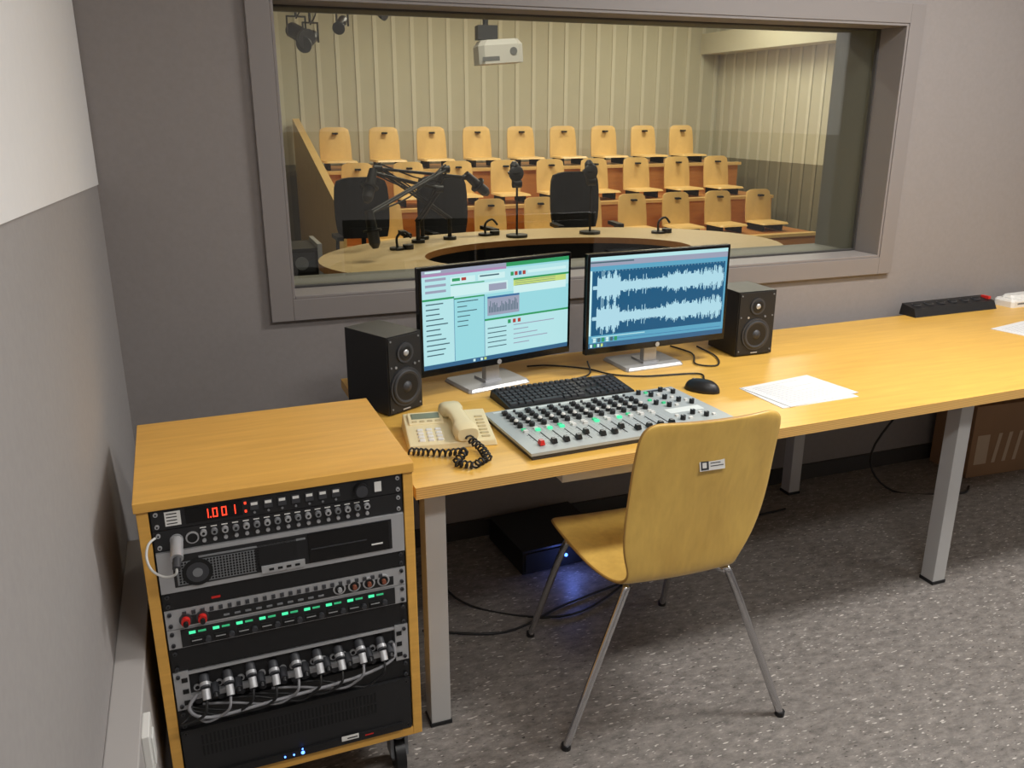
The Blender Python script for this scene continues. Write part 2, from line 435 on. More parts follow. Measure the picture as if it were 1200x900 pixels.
# projector on ceiling pole
b=MB()
b.X=Matrix.Rotation(math.radians(-4),4,'Y')
b.rbox(-.17,-.15,0,.17,.15,.17,'white',.04);b.cyl((.09,-.15,.08),.028,.006,'grey','-y');b.box(-.15,-.153,.02,-.02,-.150,.05,'grey')
b.X=Matrix.Identity(4)
b.cyl((-.10,0,.12),.022,1.22,'black',seg=12)
b.box(-.17,-.07,.17,-.02,.07,.27,'dgrey');b.done("ceiling_projector",(2.37,6.6,1.93),-8)
# stage light rail
b=MB();b.tube([(-1.0,0,1.0),(1.3,0,1.0)],.02,'black',8)
for sx in (-.9,1.2): b.cyl((sx,0,1.0),.012,.83,'black',seg=8)
for lx,a,rr,zz in ((-.10,.5,.055,.66),(.0,-.6,.045,.62),(.24,-.4,.035,.74),(.46,.8,.030,.84)):
    b.cyl((lx,0,zz+.12),.010,.88-zz,'black',seg=8)
    for s_ in(-rr*1.2,rr*1.2): b.box(lx+s_-.005,-.015,zz-.02,lx+s_+.005,.015,zz+.12,'black')
    b.box(lx-rr*1.2,-.015,zz+.11,lx+rr*1.2,.015,zz+.12,'black')
    b.cyl((lx-a*.05,.08,zz+.03),rr,.16,'black',(a,-1,-.4),14);b.cyl((lx+a*.08,-.05,zz-.03),rr*1.1,.04,'dgrey',(a,-1,-.4),14,rr*1.35)
    b.tube([(lx,0,zz+.1),(lx+.05,0,zz+.2),(lx+.03,.02,1.0)],.006,'cable',6,4)
b.done("stage_light_rail",(1.0,6.9,1.47))
b=MB()
for i in range(3):
    z=.24*i;b.box(-.22,-.2,z+.02,.22,.2,z+.21,'black');b.box(-.19,-.205,z+.05,.19,-.2,z+.18,'dgrey');b.cyl((-.1,-.206,z+.11),.045,.01,'grey','-y');b.cyl((.1,-.206,z+.11),.045,.01,'grey','-y')
b.box(-.24,-.22,0,-.21,.2,.72,'silver');b.box(.21,-.22,0,.24,.2,.72,'silver')
b.done("equipment_cart",(.60,6.15,0))

# ================================================================ DESK
b=MB()
poly=[(0,0),(3.87,.105),(3.87,1.035),(-.015,.925)]
b.prism(poly,.71,.74,'desk','deskedge')
def leg(x,y):
    b.box(x-.027,y-.027,0.01,x+.027,y+.027,.69,'alu');b.box(x-.03,y-.03,0,x+.03,y+.03,.012,'black');b.box(x-.05,y-.05,.69,x+.05,y+.05,.71,'alu')
L=[(.065,.10),(.065,.87),(1.90,.185),(1.90,.97),(3.75,.22),(3.75,.96)]
for q in L: leg(*q)
for i in (0,2,4): 
    (xa_,ya),(xb_,yb)=L[i],L[i+1];b.box(xa_-.02,ya,.66,xa_+.02,yb,.70,'alu')
b.box(.07,.88,.655,3.75,.92,.70,'alu')
b.box(.42,.10,.645,.92,.42,.70,'white');b.box(.40,.10,.70,.94,.44,.71,'alu')
b.done("studio_desk",(.432,1.79,0),0,bevel=.0015)

# ================================================================ RACK
rk=empty("equipment_rack",(-.158,1.684,0),1.0)
W=.561;D=.47;T=.022;ZT=.85;ZB=.137
b=MB()
b.box(-.004,-.006,ZT-.022,W+.002,D,ZT,'rackwood')
b.box(0,0,ZB,T,D,ZT-.022,'rackwood');b.box(W-T,0,ZB,W,D,ZT-.022,'rackwood');b.box(T,0,ZB,W-T,D,ZB+.022,'rackwood')
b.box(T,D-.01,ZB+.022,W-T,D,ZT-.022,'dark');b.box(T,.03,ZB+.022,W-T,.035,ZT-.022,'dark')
for x0 in (T,W-T-.02): b.box(x0,.008,ZB+.022,x0+.02,.03,ZT-.022,'panel')
b.done("cabinet",parent=rk,bevel=.0015)
b=MB()
for (x,y) in ((.05,.05),(W-.05,.05),(.05,D-.05),(W-.05,D-.05)):
    b.box(x-.03,y-.03,ZB-.008,x+.03,y+.03,ZB,'grey');b.cyl((x,y,ZB-.03),.02,.022,'grey')
    b.cyl((x-.012,y+.01,.048),.048,.024,'black','x',20);b.cyl((x-.016,y+.01,.048),.02,.032,'grey','x',12)
    b.box(x-.022,y-.012,.05,x-.014,y+.03,ZB-.01,'grey');b.box(x+.014,y-.012,.05,x+.022,y+.03,ZB-.01,'grey')
b.done("casters",parent=rk)
XL,XR=T+.004,W-T-.004
def screws(b,z0,z1,k='silver'):
    for x in (XL+.009,XR-.009):
        for z in (z0+.010,z1-.010):
            b.cyl((x,.0,z),.0045,.004,k,'-y',10)
            b.cyl((x,-.0035,z),.002,.0015,'dark','-y',6)
def plate(b,z0,z1,k,y=0): b.box(XL,y,z0+.0008,XR,y+.028,z1-.0008,k)
U=.0467;z=.828
def seg7(b,x,z,ch,h=.016,k='redled'):
    w=h*.5;t=.0022;S={'0':'abcdef','1':'bc','8':'abcdefg'}[ch]
    y0,y1=-.0032,-.0022
    R_={'a':(0,h-t,w,h),'d':(0,0,w,t),'g':(0,h/2-t/2,w,h/2+t/2),'f':(0,h/2,t,h),'e':(0,0,t,h/2),'b':(w-t,h/2,w,h),'c':(w-t,0,w,h/2)}
    for s_ in S:
        a=R_[s_];b.box(x+a[0],y0,z+a[1],x+a[2],y1,z+a[3],k)
# 1
b=MB();z1=z;z0=z-U;plate(b,z0,z1,'panel');screws(b,z0,z1)
b.box(XL+.025,-.001,z0+.008,XL+.055,0,z1-.008,'white');
for i in range(4): b.box(XL+.028,-.0015,z0+.012+i*.007,XL+.048,-.001,z0+.014+i*.007,'dark')
b.box(.090,-.002,z0+.008,.200,0,z1-.007,'blackgl')
for i,ch in enumerate("1001"):
    seg7(b,.124+i*.0175,z0+.0135,ch,.020)
b.box(.1365,-.0032,z0+.0135,.139,-.0022,z0+.016,'redled')
for q in (.012,.03): b.box(.204,-.0015,z0+q,.208,0,z0+q+.005,'redled')
for i in range(7):
    x=.215+i*.028;b.box(x,-.004,z0+.016,x+.017,0,z1-.012,'dgrey');b.box(x+.002,-.0045,z1-.020,x+.015,-.004,z1-.014,'white')
    b.cyl((x+.008,0,z0+.009),.0025,.003,'grey','-y',8)
b.box(.36,-.002,z0+.024,.372,0,z0+.028,'amber')
b.cyl((.445,0,z0+.023),.016,.014,'black','-y',24);b.cyl((.445,-.014,z0+.023),.013,.002,'dgrey','-y',24)
b.box(.475,-.002,z0+.012,.49,0,z1-.012,'white')
b.done("preset_processor",parent=rk)
# 2
z-=U;z1=z;z0=z-U;b=MB();plate(b,z0,z1,'panel');screws(b,z0,z1)
for i in range(17):
    x=.12+i*.021;b.cyl((x,0,z0+.030),.0065,.009,'grey' if i%2 else 'silver','-y',12);b.cyl((x,-.009,z0+.030),.003,.001,'dark','-y',8);b.cyl((x,0,z0+.012),.004,.005,'silver','-y',10)
    b.box(x-.006,-.001,z0+.039,x+.006,0,z0+.041,'white')
for x in (.068,.098): b.cyl((x,0,z0+.022),.013,.003,'silver','-y',20);b.cyl((x,-.003,z0+.022),.010,.001,'dark','-y',16)
b.cyl((.068,-.003,z0+.022),.0125,.05,'silver',(-.05,-1,-.35),18);b.cyl((.0655,-.050,z0+.004),.008,.022,'dgrey',(-.1,-1,-.5),12)
b.tube([(.064,-.068,z0-.005),(.060,-.066,z0-.020),(.040,-.050,z0-.030),(.018,-.034,z0-.020),(.010,-.024,z0+.005),(.016,-.014,z0+.028),(.030,-.006,z0+.036)],.0025,'cablew',8,6)
b.done("microphone_preamp",parent=rk)
# 3
z-=U;z1=z;z0=z-2*U;b=MB();plate(b,z0,z1,'silver',-.006);screws(b,z0,z1,'dgrey')
b.box(XL+.028,-.0075,z0+.012,XR-.028,-.006,z1-.010,'panel')
b.box(XL+.034,-.0085,z0+.016,.215,-.0075,z1-.026,'grey')
for i in range(26):
    for j in range(8):
        b.cyl((XL+.040+i*.0062,-.0085,z0+.021+j*.0062),.0023,.0012,'dark','-y',6)
b.cyl((.10,-.0085,z0+.040),.030,.0015,'dark','-y',28);b.cyl((.10,-.010,z0+.040),.022,.0008,'dgrey','-y',24);b.cyl((.10,-.0108,z0+.040),.010,.001,'grey','-y',16)
b.box(.225,-.012,z0+.010,.315,-.0075,z0+.026,'silver');b.box(.22,-.009,z0+.03,.30,-.0075,z1-.016,'black')
for i in range(4): b.box(.24+i*.018,-.013,z0+.015,.25+i*.018,-.012,z0+.02,'dark')
b.box(.325,-.010,z0+.014,.50,-.0075,z1-.012,'blackgl');b.box(.33,-.011,z0+.045,.45,-.010,z0+.047,'dgrey');b.box(.46,-.0115,z0+.03,.485,-.010,z0+.033,'white')
b.box(.105,-.009,z1-.022,.32,-.0075,z1-.018,'grey')
b.done("rack_server",parent=rk)
# 4
z-=2*U;z1=z;z0=z-.042;b=MB();plate(b,z0,z1,'black');screws(b,z0,z1,'dgrey');b.box(.12,-.001,z0+.010,.138,0,z0+.015,'red');b.done("blank_panel",parent=rk)
# 5
z=z0;z1=z;z0=z-U;b=MB();plate(b,z0,z1,'silver');screws(b,z0,z1,'dgrey')
b.box(.03+.028,-.0015,z0+.006,XR-.028,0,z1-.020,'panel')
for i in range(24): b.box(.06+i*.018,-.004,z1-.016,.068+i*.018,0,z1-.008,'dgrey')
for i,x in enumerate((.065,.098)):
    b.cyl((x,0,z0+.020),.013,.004,'dgrey','-y',20);b.cyl((x,-.004,z0+.020),.009,.012,'red','-y',14);b.cyl((x,-.016,z0+.02),.005,.01,'dark','-y',10)
for i in range(4):
    x=.385+i*.033;b.cyl((x,0,z0+.022),.014,.003,'silver','-y',20);b.cyl((x,-.003,z0+.022),.0105,.001,'dark','-y',16)
    b.cyl((x,-.004,z0+.022),.005,.008,'copper' if i>0 else 'silver','-y',10)
for i in range(10): b.box(.14+i*.022,-.0035,z0+.012,.152+i*.022,-.0015,z0+.016,'grey')
b.done("patch_panel",parent=rk)
# 6
z=z0;z1=z;z0=z-U;b=MB();plate(b,z0,z1,'silver');screws(b,z0,z1,'dgrey');b.box(XL+.026,-.002,z0+.003,XR-.026,0,z1-.003,'panel')
for i in range(9):
    x=.068+i*.0475
    b.box(x,-.0035,z1-.015,x+.013,-.002,z1-.009,'greenled');b.box(x+.018,-.0035,z1-.014,x+.034,-.002,z1-.010,'greendim')
    b.box(x+.002,-.006,z0+.007,x+.026,-.002,z0+.022,'dark');b.cyl((x+.036,-.002,z0+.014),.006,.008,'dgrey','-y',12);b.box(x+.004,-.0065,z0+.015,x+.024,-.006,z0+.017,'silver')
b.done("distribution_amplifier",parent=rk)
# 7
z=z0;z1=z;z0=z-.058;b=MB();plate(b,z0,z1,'black',.004);screws(b,z0,z1,'dgrey');b.done("blank_panel",parent=rk)
# 8 jack bay
z=z0;z1=z;z0=z-2*U;b=MB();b.box(XL,0,z0,XL+.03,.028,z1,'silver');b.box(XR-.03,0,z0,XR,.028,z1,'silver');b.box(XL+.03,.012,z0,XR-.03,.028,z1,'panel');b.box(XL+.03,.002,z0+.018,XR-.03,.012,z0+.030,'silver')
b.box(XL+.03,.002,z1-.010,XR-.03,.012,z1-.004,'silver')
screws(b,z0,z1,'dgrey')
for x in (XL+.021,XR-.021):
    for q in range(3): b.box(x-.006,-.002,z0+.012+q*.028,x+.006,0,z0+.022+q*.028,'dark')
for i in range(20): b.cyl((.07+i*.0225,.012,z0+.042),.008,.003,'silver','-y',14);b.cyl((.07+i*.0225,.009,z0+.042),.0045,.001,'dark','-y',10);b.cyl((.07+i*.0225,.012,z0+.009),.007,.006,'dgrey','-y',12)
for i in range(9):
    x=.085+i*.048;dz=random.uniform(-.006,.006)
    b.cyl((x,.010,z1-.024+dz),.0105,.030,'dgrey',(.05,-1,-.55),14);b.cyl((x+.0008,-.006,z1-.033+dz),.0112,.008,'silver',(.05,-1,-.55),14);e=Vector((x+.0015,-.018,z1-.039+dz))
    b.cyl(e,.0085,.022,'silver',(.05,-.8,-1),12);e2=e+Vector((.0,-.014,-.02))
    b.cyl((x+.02,.010,z0+.04),.009,.028,'dgrey',(0,-1,-.2),12);b.cyl((x+.02,-.012,z0+.036),.006,.014,'black',(0,-1,-.5),10)
    b.tube([e2,e2+Vector((-.004,-.012,-.018)),e2+Vector((-.02,-.006,-.036)),e2+Vector((-.055,.0,-.045-.004*(i%3))),(max(.055,x-.14),-.012,z0-.004+.003*(i%3)),(max(.05,x-.2),-.002,z0+.006)],.003,'cableg' if i%3==1 else 'cable',6,5)
b.tube([(.07,-.016,z1-.05),(.05,-.03,z0+.02),(.09,-.035,z0-.008),(.22,-.035,z0-.004),(.40,-.032,z0+.004),(.49,-.02,z0+.02),(.50,.0,z0+.05)],.0038,'cableg',8,6)
b.done("jack_patch_bay",parent=rk)
# 9,10
z=z0;z1=z;z0=z-.05;b=MB();plate(b,z0,z1,'black',.004);screws(b,z0,z1,'dgrey');b.done("blank_panel",parent=rk)
z=z0;z1=z;z0=ZB+.026;b=MB();plate(b,z0,z1,'panel',-.004);
for i in range(46):
    b.box(.065+i*.0085,-.0048,z1-.045,.069+i*.0085,-.004,z1-.020,'dark');
    b.box(.065+i*.0085,-.0048,z1-.075,.069+i*.0085,-.004,z1-.050,'dark')
b.box(.05,-.010,z0+.004,.51,-.004,z0+.022,'black')
b.cyl((.275,-.010,z0+.013),.004,.002,'blueled','-y',12);b.cyl((.255,-.010,z0+.013),.002,.002,'blueled','-y',8);b.cyl((.235,-.010,z0+.013),.002,.002,'blueled','-y',8);b.cyl((.275,-.010,z0+.023),.0018,.002,'blueled','-y',8)
b.box(.365,-.0105,z0+.014,.405,-.010,z0+.027,'white');b.box(.378,-.0108,z0+.018,.402,-.0105,z0+.021,'dark');b.box(.42,-.0105,z0+.014,.44,-.010,z0+.017,'red')
screws(b,z0,z1,'silver')
b.done("power_amplifier",parent=rk)

# ================================================================ CHAIR
def make_chair():
    c=empty("plywood_chair",(1.09,1.85,0),0)
    prof=[(.235,.425,.150),(.232,.434,.185),(.215,.444,.203),(.15,.450,.210),(.05,.446,.208),(-.05,.440,.200),(-.12,.438,.185),(-.165,.443,.170),(-.190,.458,.160),(-.203,.482,.158),(-.208,.515,.172),(-.213,.56,.188),(-.222,.63,.197),(-.235,.70,.198),(-.250,.77,.197),(-.265,.84,.195),(-.274,.875,.191),(-.278,.893,.178),(-.280,.902,.150)]
    n=12;V=[];F=[]
    for i,(y,z,w_) in enumerate(prof):
        t=max(0,min(1,(z-.46)/.3));sx=.024*max(0,min(1,(z-.46)/.2))
        for j in range(n+1):
            u=j/n*2-1
            curve=.022*t*(u*u)
            sag=-.008*(1-u*u)*(1-t) if i>2 else -.004*(1-u*u)
            V.append((u*w_+sx,y+curve,z+sag+.0))
    c1=n+1
    for i in range(len(prof)-1):
        for j in range(n): a=i*c1+j;F.append((a,a+1,a+c1+1,a+c1))
    me=bpy.data.meshes.new("shell");me.from_pydata(V,[],F);me.materials.append(M['chairwood']);me.materials.append(M['chairedge'])
    for p in me.polygons: p.use_smooth=True
    o=bpy.data.objects.new("shell",me);bpy.context.collection.objects.link(o);o.parent=c;o.rotation_euler=(0,0,math.radians(-2))
    s=o.modifiers.new("solid",'SOLIDIFY');s.thickness=.012;s.offset=0;s.material_offset_rim=1
    s=o.modifiers.new("sub",'SUBSURF');s.levels=2;s.render_levels=2
    b=MB()
    fl,fr,rl,rr=(-.215,.312),(.265,.322),(-.315,-.188),(.288,-.275)
    r=.0105;zz=.425
    b.tube([(fl[0],fl[1],.006),(-.19,.13,zz-.03),(-.172,.105,zz-.006),(-.12,.06,zz-.002),(-.03,.01,zz-.004)],r,'chrome',10,5)
    b.tube([(fr[0],fr[1],.006),(.20,.14,zz-.03),(.18,.11,zz-.006),(.12,.06,zz-.002),(.03,.01,zz-.004)],r,'chrome',10,5)
    b.tube([(rl[0],rl[1],.006),(-.160,-.165,zz-.035),(-.140,-.15,zz-.006),(-.10,-.09,zz-.004),(-.03,-.01,zz-.006)],r,'chrome',10,5)
    b.tube([(rr[0],rr[1],.006),(.165,-.18,zz-.035),(.145,-.155,zz-.006),(.10,-.09,zz-.004),(.03,-.01,zz-.006)],r,'chrome',10,5)
    for q in (fl,fr,rl,rr): b.cyl((q[0],q[1],0),.013,.014,'black',seg=12)
    b.cyl((0,0,zz-.018),.05,.02,'chrome',seg=20)
    b.done("legs",parent=c)
    b=MB();b.box(-.034,-.0015,-.013,.034,0,.013,'white');b.box(-.031,-.002,-.011,-.010,-.0015,.011,'dgrey');b.box(-.005,-.002,-.004,.03,-.0015,-.002,'dgrey');b.box(-.005,-.002,.003,.022,-.0015,.005,'dgrey');b.box(-.027,-.0025,-.006,-.016,-.002,.007,'white')
    o=b.done("label",(.016,-.2610,.780),-2,parent=c);o.rotation_euler=(math.radians(-12),0,math.radians(-2))
make_chair()

# ================================================================ MONITORS
def monitor(loc,rot,kind,baseoff):
    e=empty("computer_monitor",(loc[0],loc[1],.74),rot)
    w,h=.552,.332;zb_=.078
    b=MB()
    b.box(-w/2,-.010,zb_,w/2,.012,zb_+h,'blackgl');b.box(-w/2+.03,.012,zb_+.03,w/2-.03,.035,zb_+h-.03,'black')
    b.cyl((0,-.0112,zb_+.010),.008,.0012,'silver','-y',20)
    b.done("panel",parent=e,bevel=.002)
    b=MB();by=baseoff
    b.box(-.025,.03,.012,.025,.055,zb_+.16,'silver');b.box(-.06,.02,zb_+.08,.06,.04,zb_+.20,'black')
    b.rbox(-.115,by-.085,0,.115,by+.085,.012,'silver',.008)
    b.box(-.03,.025,.010,.03,by+.03,.02,'silver')
    b.done("stand",parent=e)
    b=MB()
    sw,sh=.531,.299;x0=-sw/2;z0=zb_+.022
    def q(u0,v0,u1,v1,k,l=1):
        b.box(x0+u0*sw,-.0105-l*.0004,z0+(1-v1)*sh,x0+u1*sw,-.0102,z0+(1-v0)*sh,k)
    if kind==0:
        q(0,0,1,1,'s_bg',0.5)
        q(0,0,1,.035,'s_bar');q(0,.035,.55,.06,'s_pink');q(.55,.0,1,.04,'s_green',1.5);q(.02,.008,.12,.026,'s_wh',2)
        q(0,.06,1,.30,'s_lt')
        for i in range(3): q(.02,.08+i*.06,.15,.105+i*.06,'s_bar',2)
        q(.18,.09,.34,.15,'s_wh',2);q(.36,.09,.54,.15,'s_wh',2);q(.19,.10,.24,.13,'s_green',3);q(.25,.10,.28,.13,'s_red',3);q(.37,.10,.50,.115,'s_grey',3)
        for i in range(4): q(.58+i*.028,.10,.60+i*.028,.14,('s_green','s_red','s_blue','s_red')[i],3)
        q(.18,.18,.56,.28,'s_wh',2);q(.18,.16,.40,.17,'s_green',3);q(.43,.20,.55,.27,'s_bar',3);q(.70,.10,.98,.13,'s_wh',2)
        q(.60,.17,1,.19,'s_green',2);q(.60,.19,.98,.25,'s_yel',2);q(.60,.25,.98,.33,'s_wh',2)
        for i in range(3): q(.61,.20+i*.022,.90,.204+i*.022,'s_grey',3)
        q(0,.28,.20,.95,'s_lt',1.5);q(.198,.28,.201,.95,'s_blue',2);q(0,.28,.20,.30,'s_green',2);q(.20,.30,.40,.315,'s_green',2)
        for i in range(11): q(.02,.33+i*.052,.02+random.uniform(.08,.15),.342+i*.052,'s_grey',2)
        q(.20,.315,.40,.95,'s_bg',1.5);q(.398,.30,.401,.95,'s_blue',2)
        for i in range(6): q(.22,.34+i*.05,.22+random.uniform(.06,.14),.35+i*.05,'s_grey',2)
        q(.40,.31,1,.56,'s_bg',1.6)
        q(.42,.34,.64,.53,'s_bar',2);
        for i in range(24): q(.43+i*.0085,.46-.10*random.random(),.434+i*.0085,.50,'s_grey',3)
        q(.42,.33,.64,.35,'s_blue',3)
        q(.40,.56,1,.58,'s_green',2);q(.40,.58,1,.95,'s_lt',1.6)
        for i in range(3): q(.56+i*.035,.60,.58+i*.035,.64,('s_green','s_red','s_red')[i],3)
        for i in range(5):
            q(.42,.66+i*.05,.55,.67+i*.05,'s_grey',2);q(.60,.66+i*.05,.60+random.uniform(.08,.3),.67+i*.05,'s_bar',2)
        q(0,.955,1,1,'s_task',2)
        for i in range(4): q(.32+i*.025,.965,.335+i*.025,.99,('s_wh','s_blue','s_wh','s_yel')[i],3)
    else:
        q(0,0,1,1,'s_app',.5);q(0,0,1,.04,'s_lt');q(0,.04,1,.10,'s_bar');q(0,.05,.30,.065,'s_grey',2)
        q(.0,.10,1,.14,'s_app',1)
        q(.015,.15,.985,.86,'s_lane',1)
        q(0,.145,.012,.86,'s_wh',2)
        for i in range(40): q(.03+i*.024,.152,.032+i*.024,.165,'s_wave',2)
        N_=230
        for lane,cz in ((0,.33),(1,.67)):
            q(.015,cz-.002,.985,cz+.002,'s_wave',2)
            random.seed(3)
            for i in range(N_):
                t=i/N_
                if t<.03: a=.02
                elif t<.20: a=.04+.11*abs(math.sin(t*70))*random.random()+.05
                elif t<.55: a=.040+.03*random.random()+(.05 if random.random()<.12 else 0)
                elif t<.80: a=.05+.07*random.random()*abs(math.sin(t*38))+.02
                else: a=.035+.12*random.random()
                u=.02+.96*t;q(u,cz-a,u+.96/N_*.9,cz+a,'s_wave',2)
        q(.0,.86,1,.945,'s_app',2);q(.02,.875,.4,.885,'s_lt',3);q(.02,.91,.98,.915,'s_blue',3)
        for i in range(6): q(.03+i*.03,.89,.05+i*.03,.935,('s_wh','s_grey','s_green')[i%3],3)
        q(0,.945,1,1,'s_task',2.5)
        for i in range(5): q(.01+i*.025,.955,.025+i*.025,.99,('s_wh','s_green','s_wh','s_yel','s_blue')[i],3)
    b.done("screen",parent=e)
monitor((.872,2.45,0),12.5,0,.065)
monitor((1.447,2.46,0),3,1,.075)

# ================================================================ SPEAKERS
def speaker(loc,rot,w,h=.236,d=.17):
    b=MB()
    b.box(0,0,.004,w,d,h,'black')
    cx_=w/2;b.box(.004,-.003,.008,w-.004,0,h-.004,'panel')
    cz=.080
    b.cyl((cx_,-.003,cz),.058,.004,'dgrey','-y',32);b.cyl((cx_,-.007,cz),.053,.003,'black','-y',32,.046);
    seg=28;V=[];F=[]
    for k_,(r_,y_) in enumerate(((.050,-.0102),(.046,-.012),(.043,-.0102),(.018,.002-.0102),(.016,-.0108),(.010,-.016),(.001,-.018))):
        for i in range(seg): t=2*math.pi*i/seg;V.append((cx_+r_*math.cos(t),y_,cz+r_*math.sin(t)))
    for k_ in range(6):
        for i in range(seg): F.append((k_*seg+i,k_*seg+(i+1)%seg,(k_+1)*seg+(i+1)%seg,(k_+1)*seg+i))
    b.add(V,F,'dgrey',True)
    b.cyl((cx_,-.003,.182),.030,.004,'dgrey','-y',28);b.cyl((cx_,-.007,.182),.024,.002,'black','-y',24,.018);b.ball((cx_,-.008,.182),.010,'silver',(1,.5,1),8)
    for x in (.012,w-.012):
        for zz in (.145,.02,.222): b.cyl((x,-.003,zz),.003,.002,'grey','-y',8)
    b.cyl((cx_-.035,-.003,.143),.004,.002,'silver','-y',8);b.cyl((cx_+.035,-.003,.143),.004,.003,'grey','-y',8)
    b.box(cx_-.014,-.004,.010,cx_+.014,-.003,.014,'silver')
    for x in (.02,w-.02):
        for y in (.02,d-.02): b.cyl((x,y,0),.008,.005,'dark',seg=10)
    return b.done("studio_monitor_speaker",(loc[0],loc[1],.74),rot,bevel=.003)
speaker((.484,2.292),27,.128,d=.19)
speaker((1.783,2.476),0,.156)

# ================================================================ MIXER
b=MB();w,d=.632,.325;h=.022
b.prism([(0,0),(w,0),(w-.01,d),(.0,d)],0,.012,'dgrey');b.prism([(-.004,-.004),(w+.004,-.004),(w-.006,d+.004),(-.004,d+.004)],.012,.020,'mix')
tz=.020
for i in range(12):
    x=.045+i*.036
    b.box(x-.0015,.035,tz,x+.0015,.125,tz+.0006,'dark')
    b.box(x+.0175,.03,tz,x+.0183,.30,tz+.0005,'mixmark')
    for k_ in range(5): b.box(x-.008,.04+k_*.019,tz,x-.004,.0408+k_*.019,tz+.0005,'dgrey')
    fy=.042 if i not in (4,7) else .07
    kx='red' if i==0 else 'black'
    b.hexa([(x-.007,fy-.010,tz+.002),(x+.007,fy-.010,tz+.002),(x+.007,fy+.010,tz+.002),(x-.007,fy+.010,tz+.002),(x-.005,fy-.007,tz+.014),(x+.005,fy-.007,tz+.014),(x+.005,fy+.007,tz+.014),(x-.005,fy+.007,tz+.014)],kx)
    b.box(x-.005,fy-.0008,tz+.014,x+.005,fy+.0008,tz+.0145,'white')
    b.box(x-.006,.136,tz,x+.006,.146,tz+.006,'greenled' if i in (1,2,3,6,8) else 'white')
    b.box(x-.006,.152,tz,x+.006,.160,tz+.005,'greendim' if i%3==0 else 'white')
    for k_,yy in enumerate((.180,.206,.232,.258,.284)):
        if k_==4 and i%2: 
            b.box(x-.005,yy-.004,tz,x+.005,yy+.004,tz+.005,'dgrey');continue
        b.cyl((x,yy,tz),.008,.010,'black',seg=14);b.cyl((x,yy,tz+.010),.0065,.004,'white' if k_==1 else 'dgrey',seg=14,r2=.005)
    b.cyl((x,.303,tz),.004,.006,'dgrey',seg=10)
for i in range(5):
    x=.49+i*.026
    for k_,yy in enumerate((.06,.09,.17,.20,.235,.27,.30)):
        if (i+k_)%3==0: b.cyl((x,yy,tz),.0075,.013,'black',seg=14);b.box(x-.001,yy,tz+.013,x+.001,yy+.006,tz+.0135,'white')
        elif (i+k_)%3==1: b.box(x-.005,yy-.004,tz,x+.005,yy+.004,tz+.005,'greendim' if yy>.15 and i<2 else 'white')
b.box(.485,.115,tz,.60,.150,tz+.0008,'mixmark')
b.box(.02,.312,tz,.45,.320,tz+.0008,'mixmark');b.box(.53,.306,tz,.61,.318,tz+.0008,'dgrey')
b.done("mixing_console",(.750,1.850,.74),2.5)

# keyboard
b=MB();w,d=.43,.150
b.hexa([(0,0,0),(w,0,0),(w,d,0),(0,d,0),(0.003,.003,.012),(w-.003,.003,.012),(w-.003,d-.003,.024),(.003,d-.003,.024)],'black')
def kz(y): return .012+.012*(y/d)
for r_ in range(6):
    y=.012+r_*.0215+(.008 if r_==5 else 0)
    if r_==0: ks=[(.010,.026),(.039,.019),(.061,.022),(.086,.100),(.189,.022),(.214,.019),(.236,.026)]
    else: ks=[(.010+i*.0187,.0165) for i in range(14)]
    ks+= [(.278+i*.0187,.0165) for i in range(3) if r_!=2]+[(.342+i*.0187,.0165) for i in range(4) if r_!=5]
    for (x,ww) in ks:
        z_=kz(y)
        b.hexa([(x,y,z_-.003),(x+ww,y,z_-.003),(x+ww,y+.0175,z_-.002),(x,y+.0175,z_-.002),(x+.002,y+.0015,z_+.006),(x+ww-.002,y+.0015,z_+.006),(x+ww-.002,y+.0155,z_+.0068),(x+.002,y+.0155,z_+.0068)],'dgrey')
b.box(.35,d-.012,.020,.40,d-.006,.026,'grey')
b.done("computer_keyboard",(.822,2.212,.74),3)
# mouse
b=MB();V=[];F=[];na,nb=20,8
for i in range(nb+1):
    ph=math.pi/2*i/nb
    for j in range(na):
        t=2*math.pi*j/na;V.append((.034*math.cos(ph)**.6*math.cos(t) if i<nb else 0,.058*math.cos(ph)**.6*math.sin(t) if i<nb else 0,.036*math.sin(ph)))
for i in range(nb):
    for j in range(na): F.append((i*na+j,i*na+(j+1)%na,(i+1)*na+(j+1)%na,(i+1)*na+j))
F.append(tuple(range(na-1,-1,-1)))
b.add(V,F,'black',True);b.cyl((-.003,.030,.029),.007,.006,'grey','x',12)
b.done("computer_mouse",(1.465,2.19,.74),35)

# phone
ph=empty("desk_telephone",(.470,2.012,.74),-8);ph.scale=(1.05,.86,.85)
b=MB()
b.hexa([(0,0,0),(.225,0,0),(.225,.22,0),(0,.22,0),(.004,.004,.020),(.221,.004,.020),(.221,.216,.048),(.004,.216,.048)],'cream')
def pz_(y): return .020+.028*y/.22
for r_ in range(4):
    for c_ in range(3):
        x=.030+c_*.023;y=.020+r_*.022;z_=pz_(y);b.box(x,y,z_-.004,x+.016,y+.014,z_+.006,'white')
for r_ in range(7):
    y=.022+r_*.022;b.box(.188,y,pz_(y)-.004,.210,y+.010,pz_(y)+.005,'creamd')
b.hexa([(.014,.13,pz_(.13)-.003),(.105,.13,pz_(.13)-.003),(.105,.20,pz_(.2)-.003),(.014,.20,pz_(.2)-.003),(.014,.132,pz_(.132)+.006),(.105,.132,pz_(.132)+.006),(.105,.2,pz_(.2)+.010),(.014,.2,pz_(.2)+.010)],'cream')
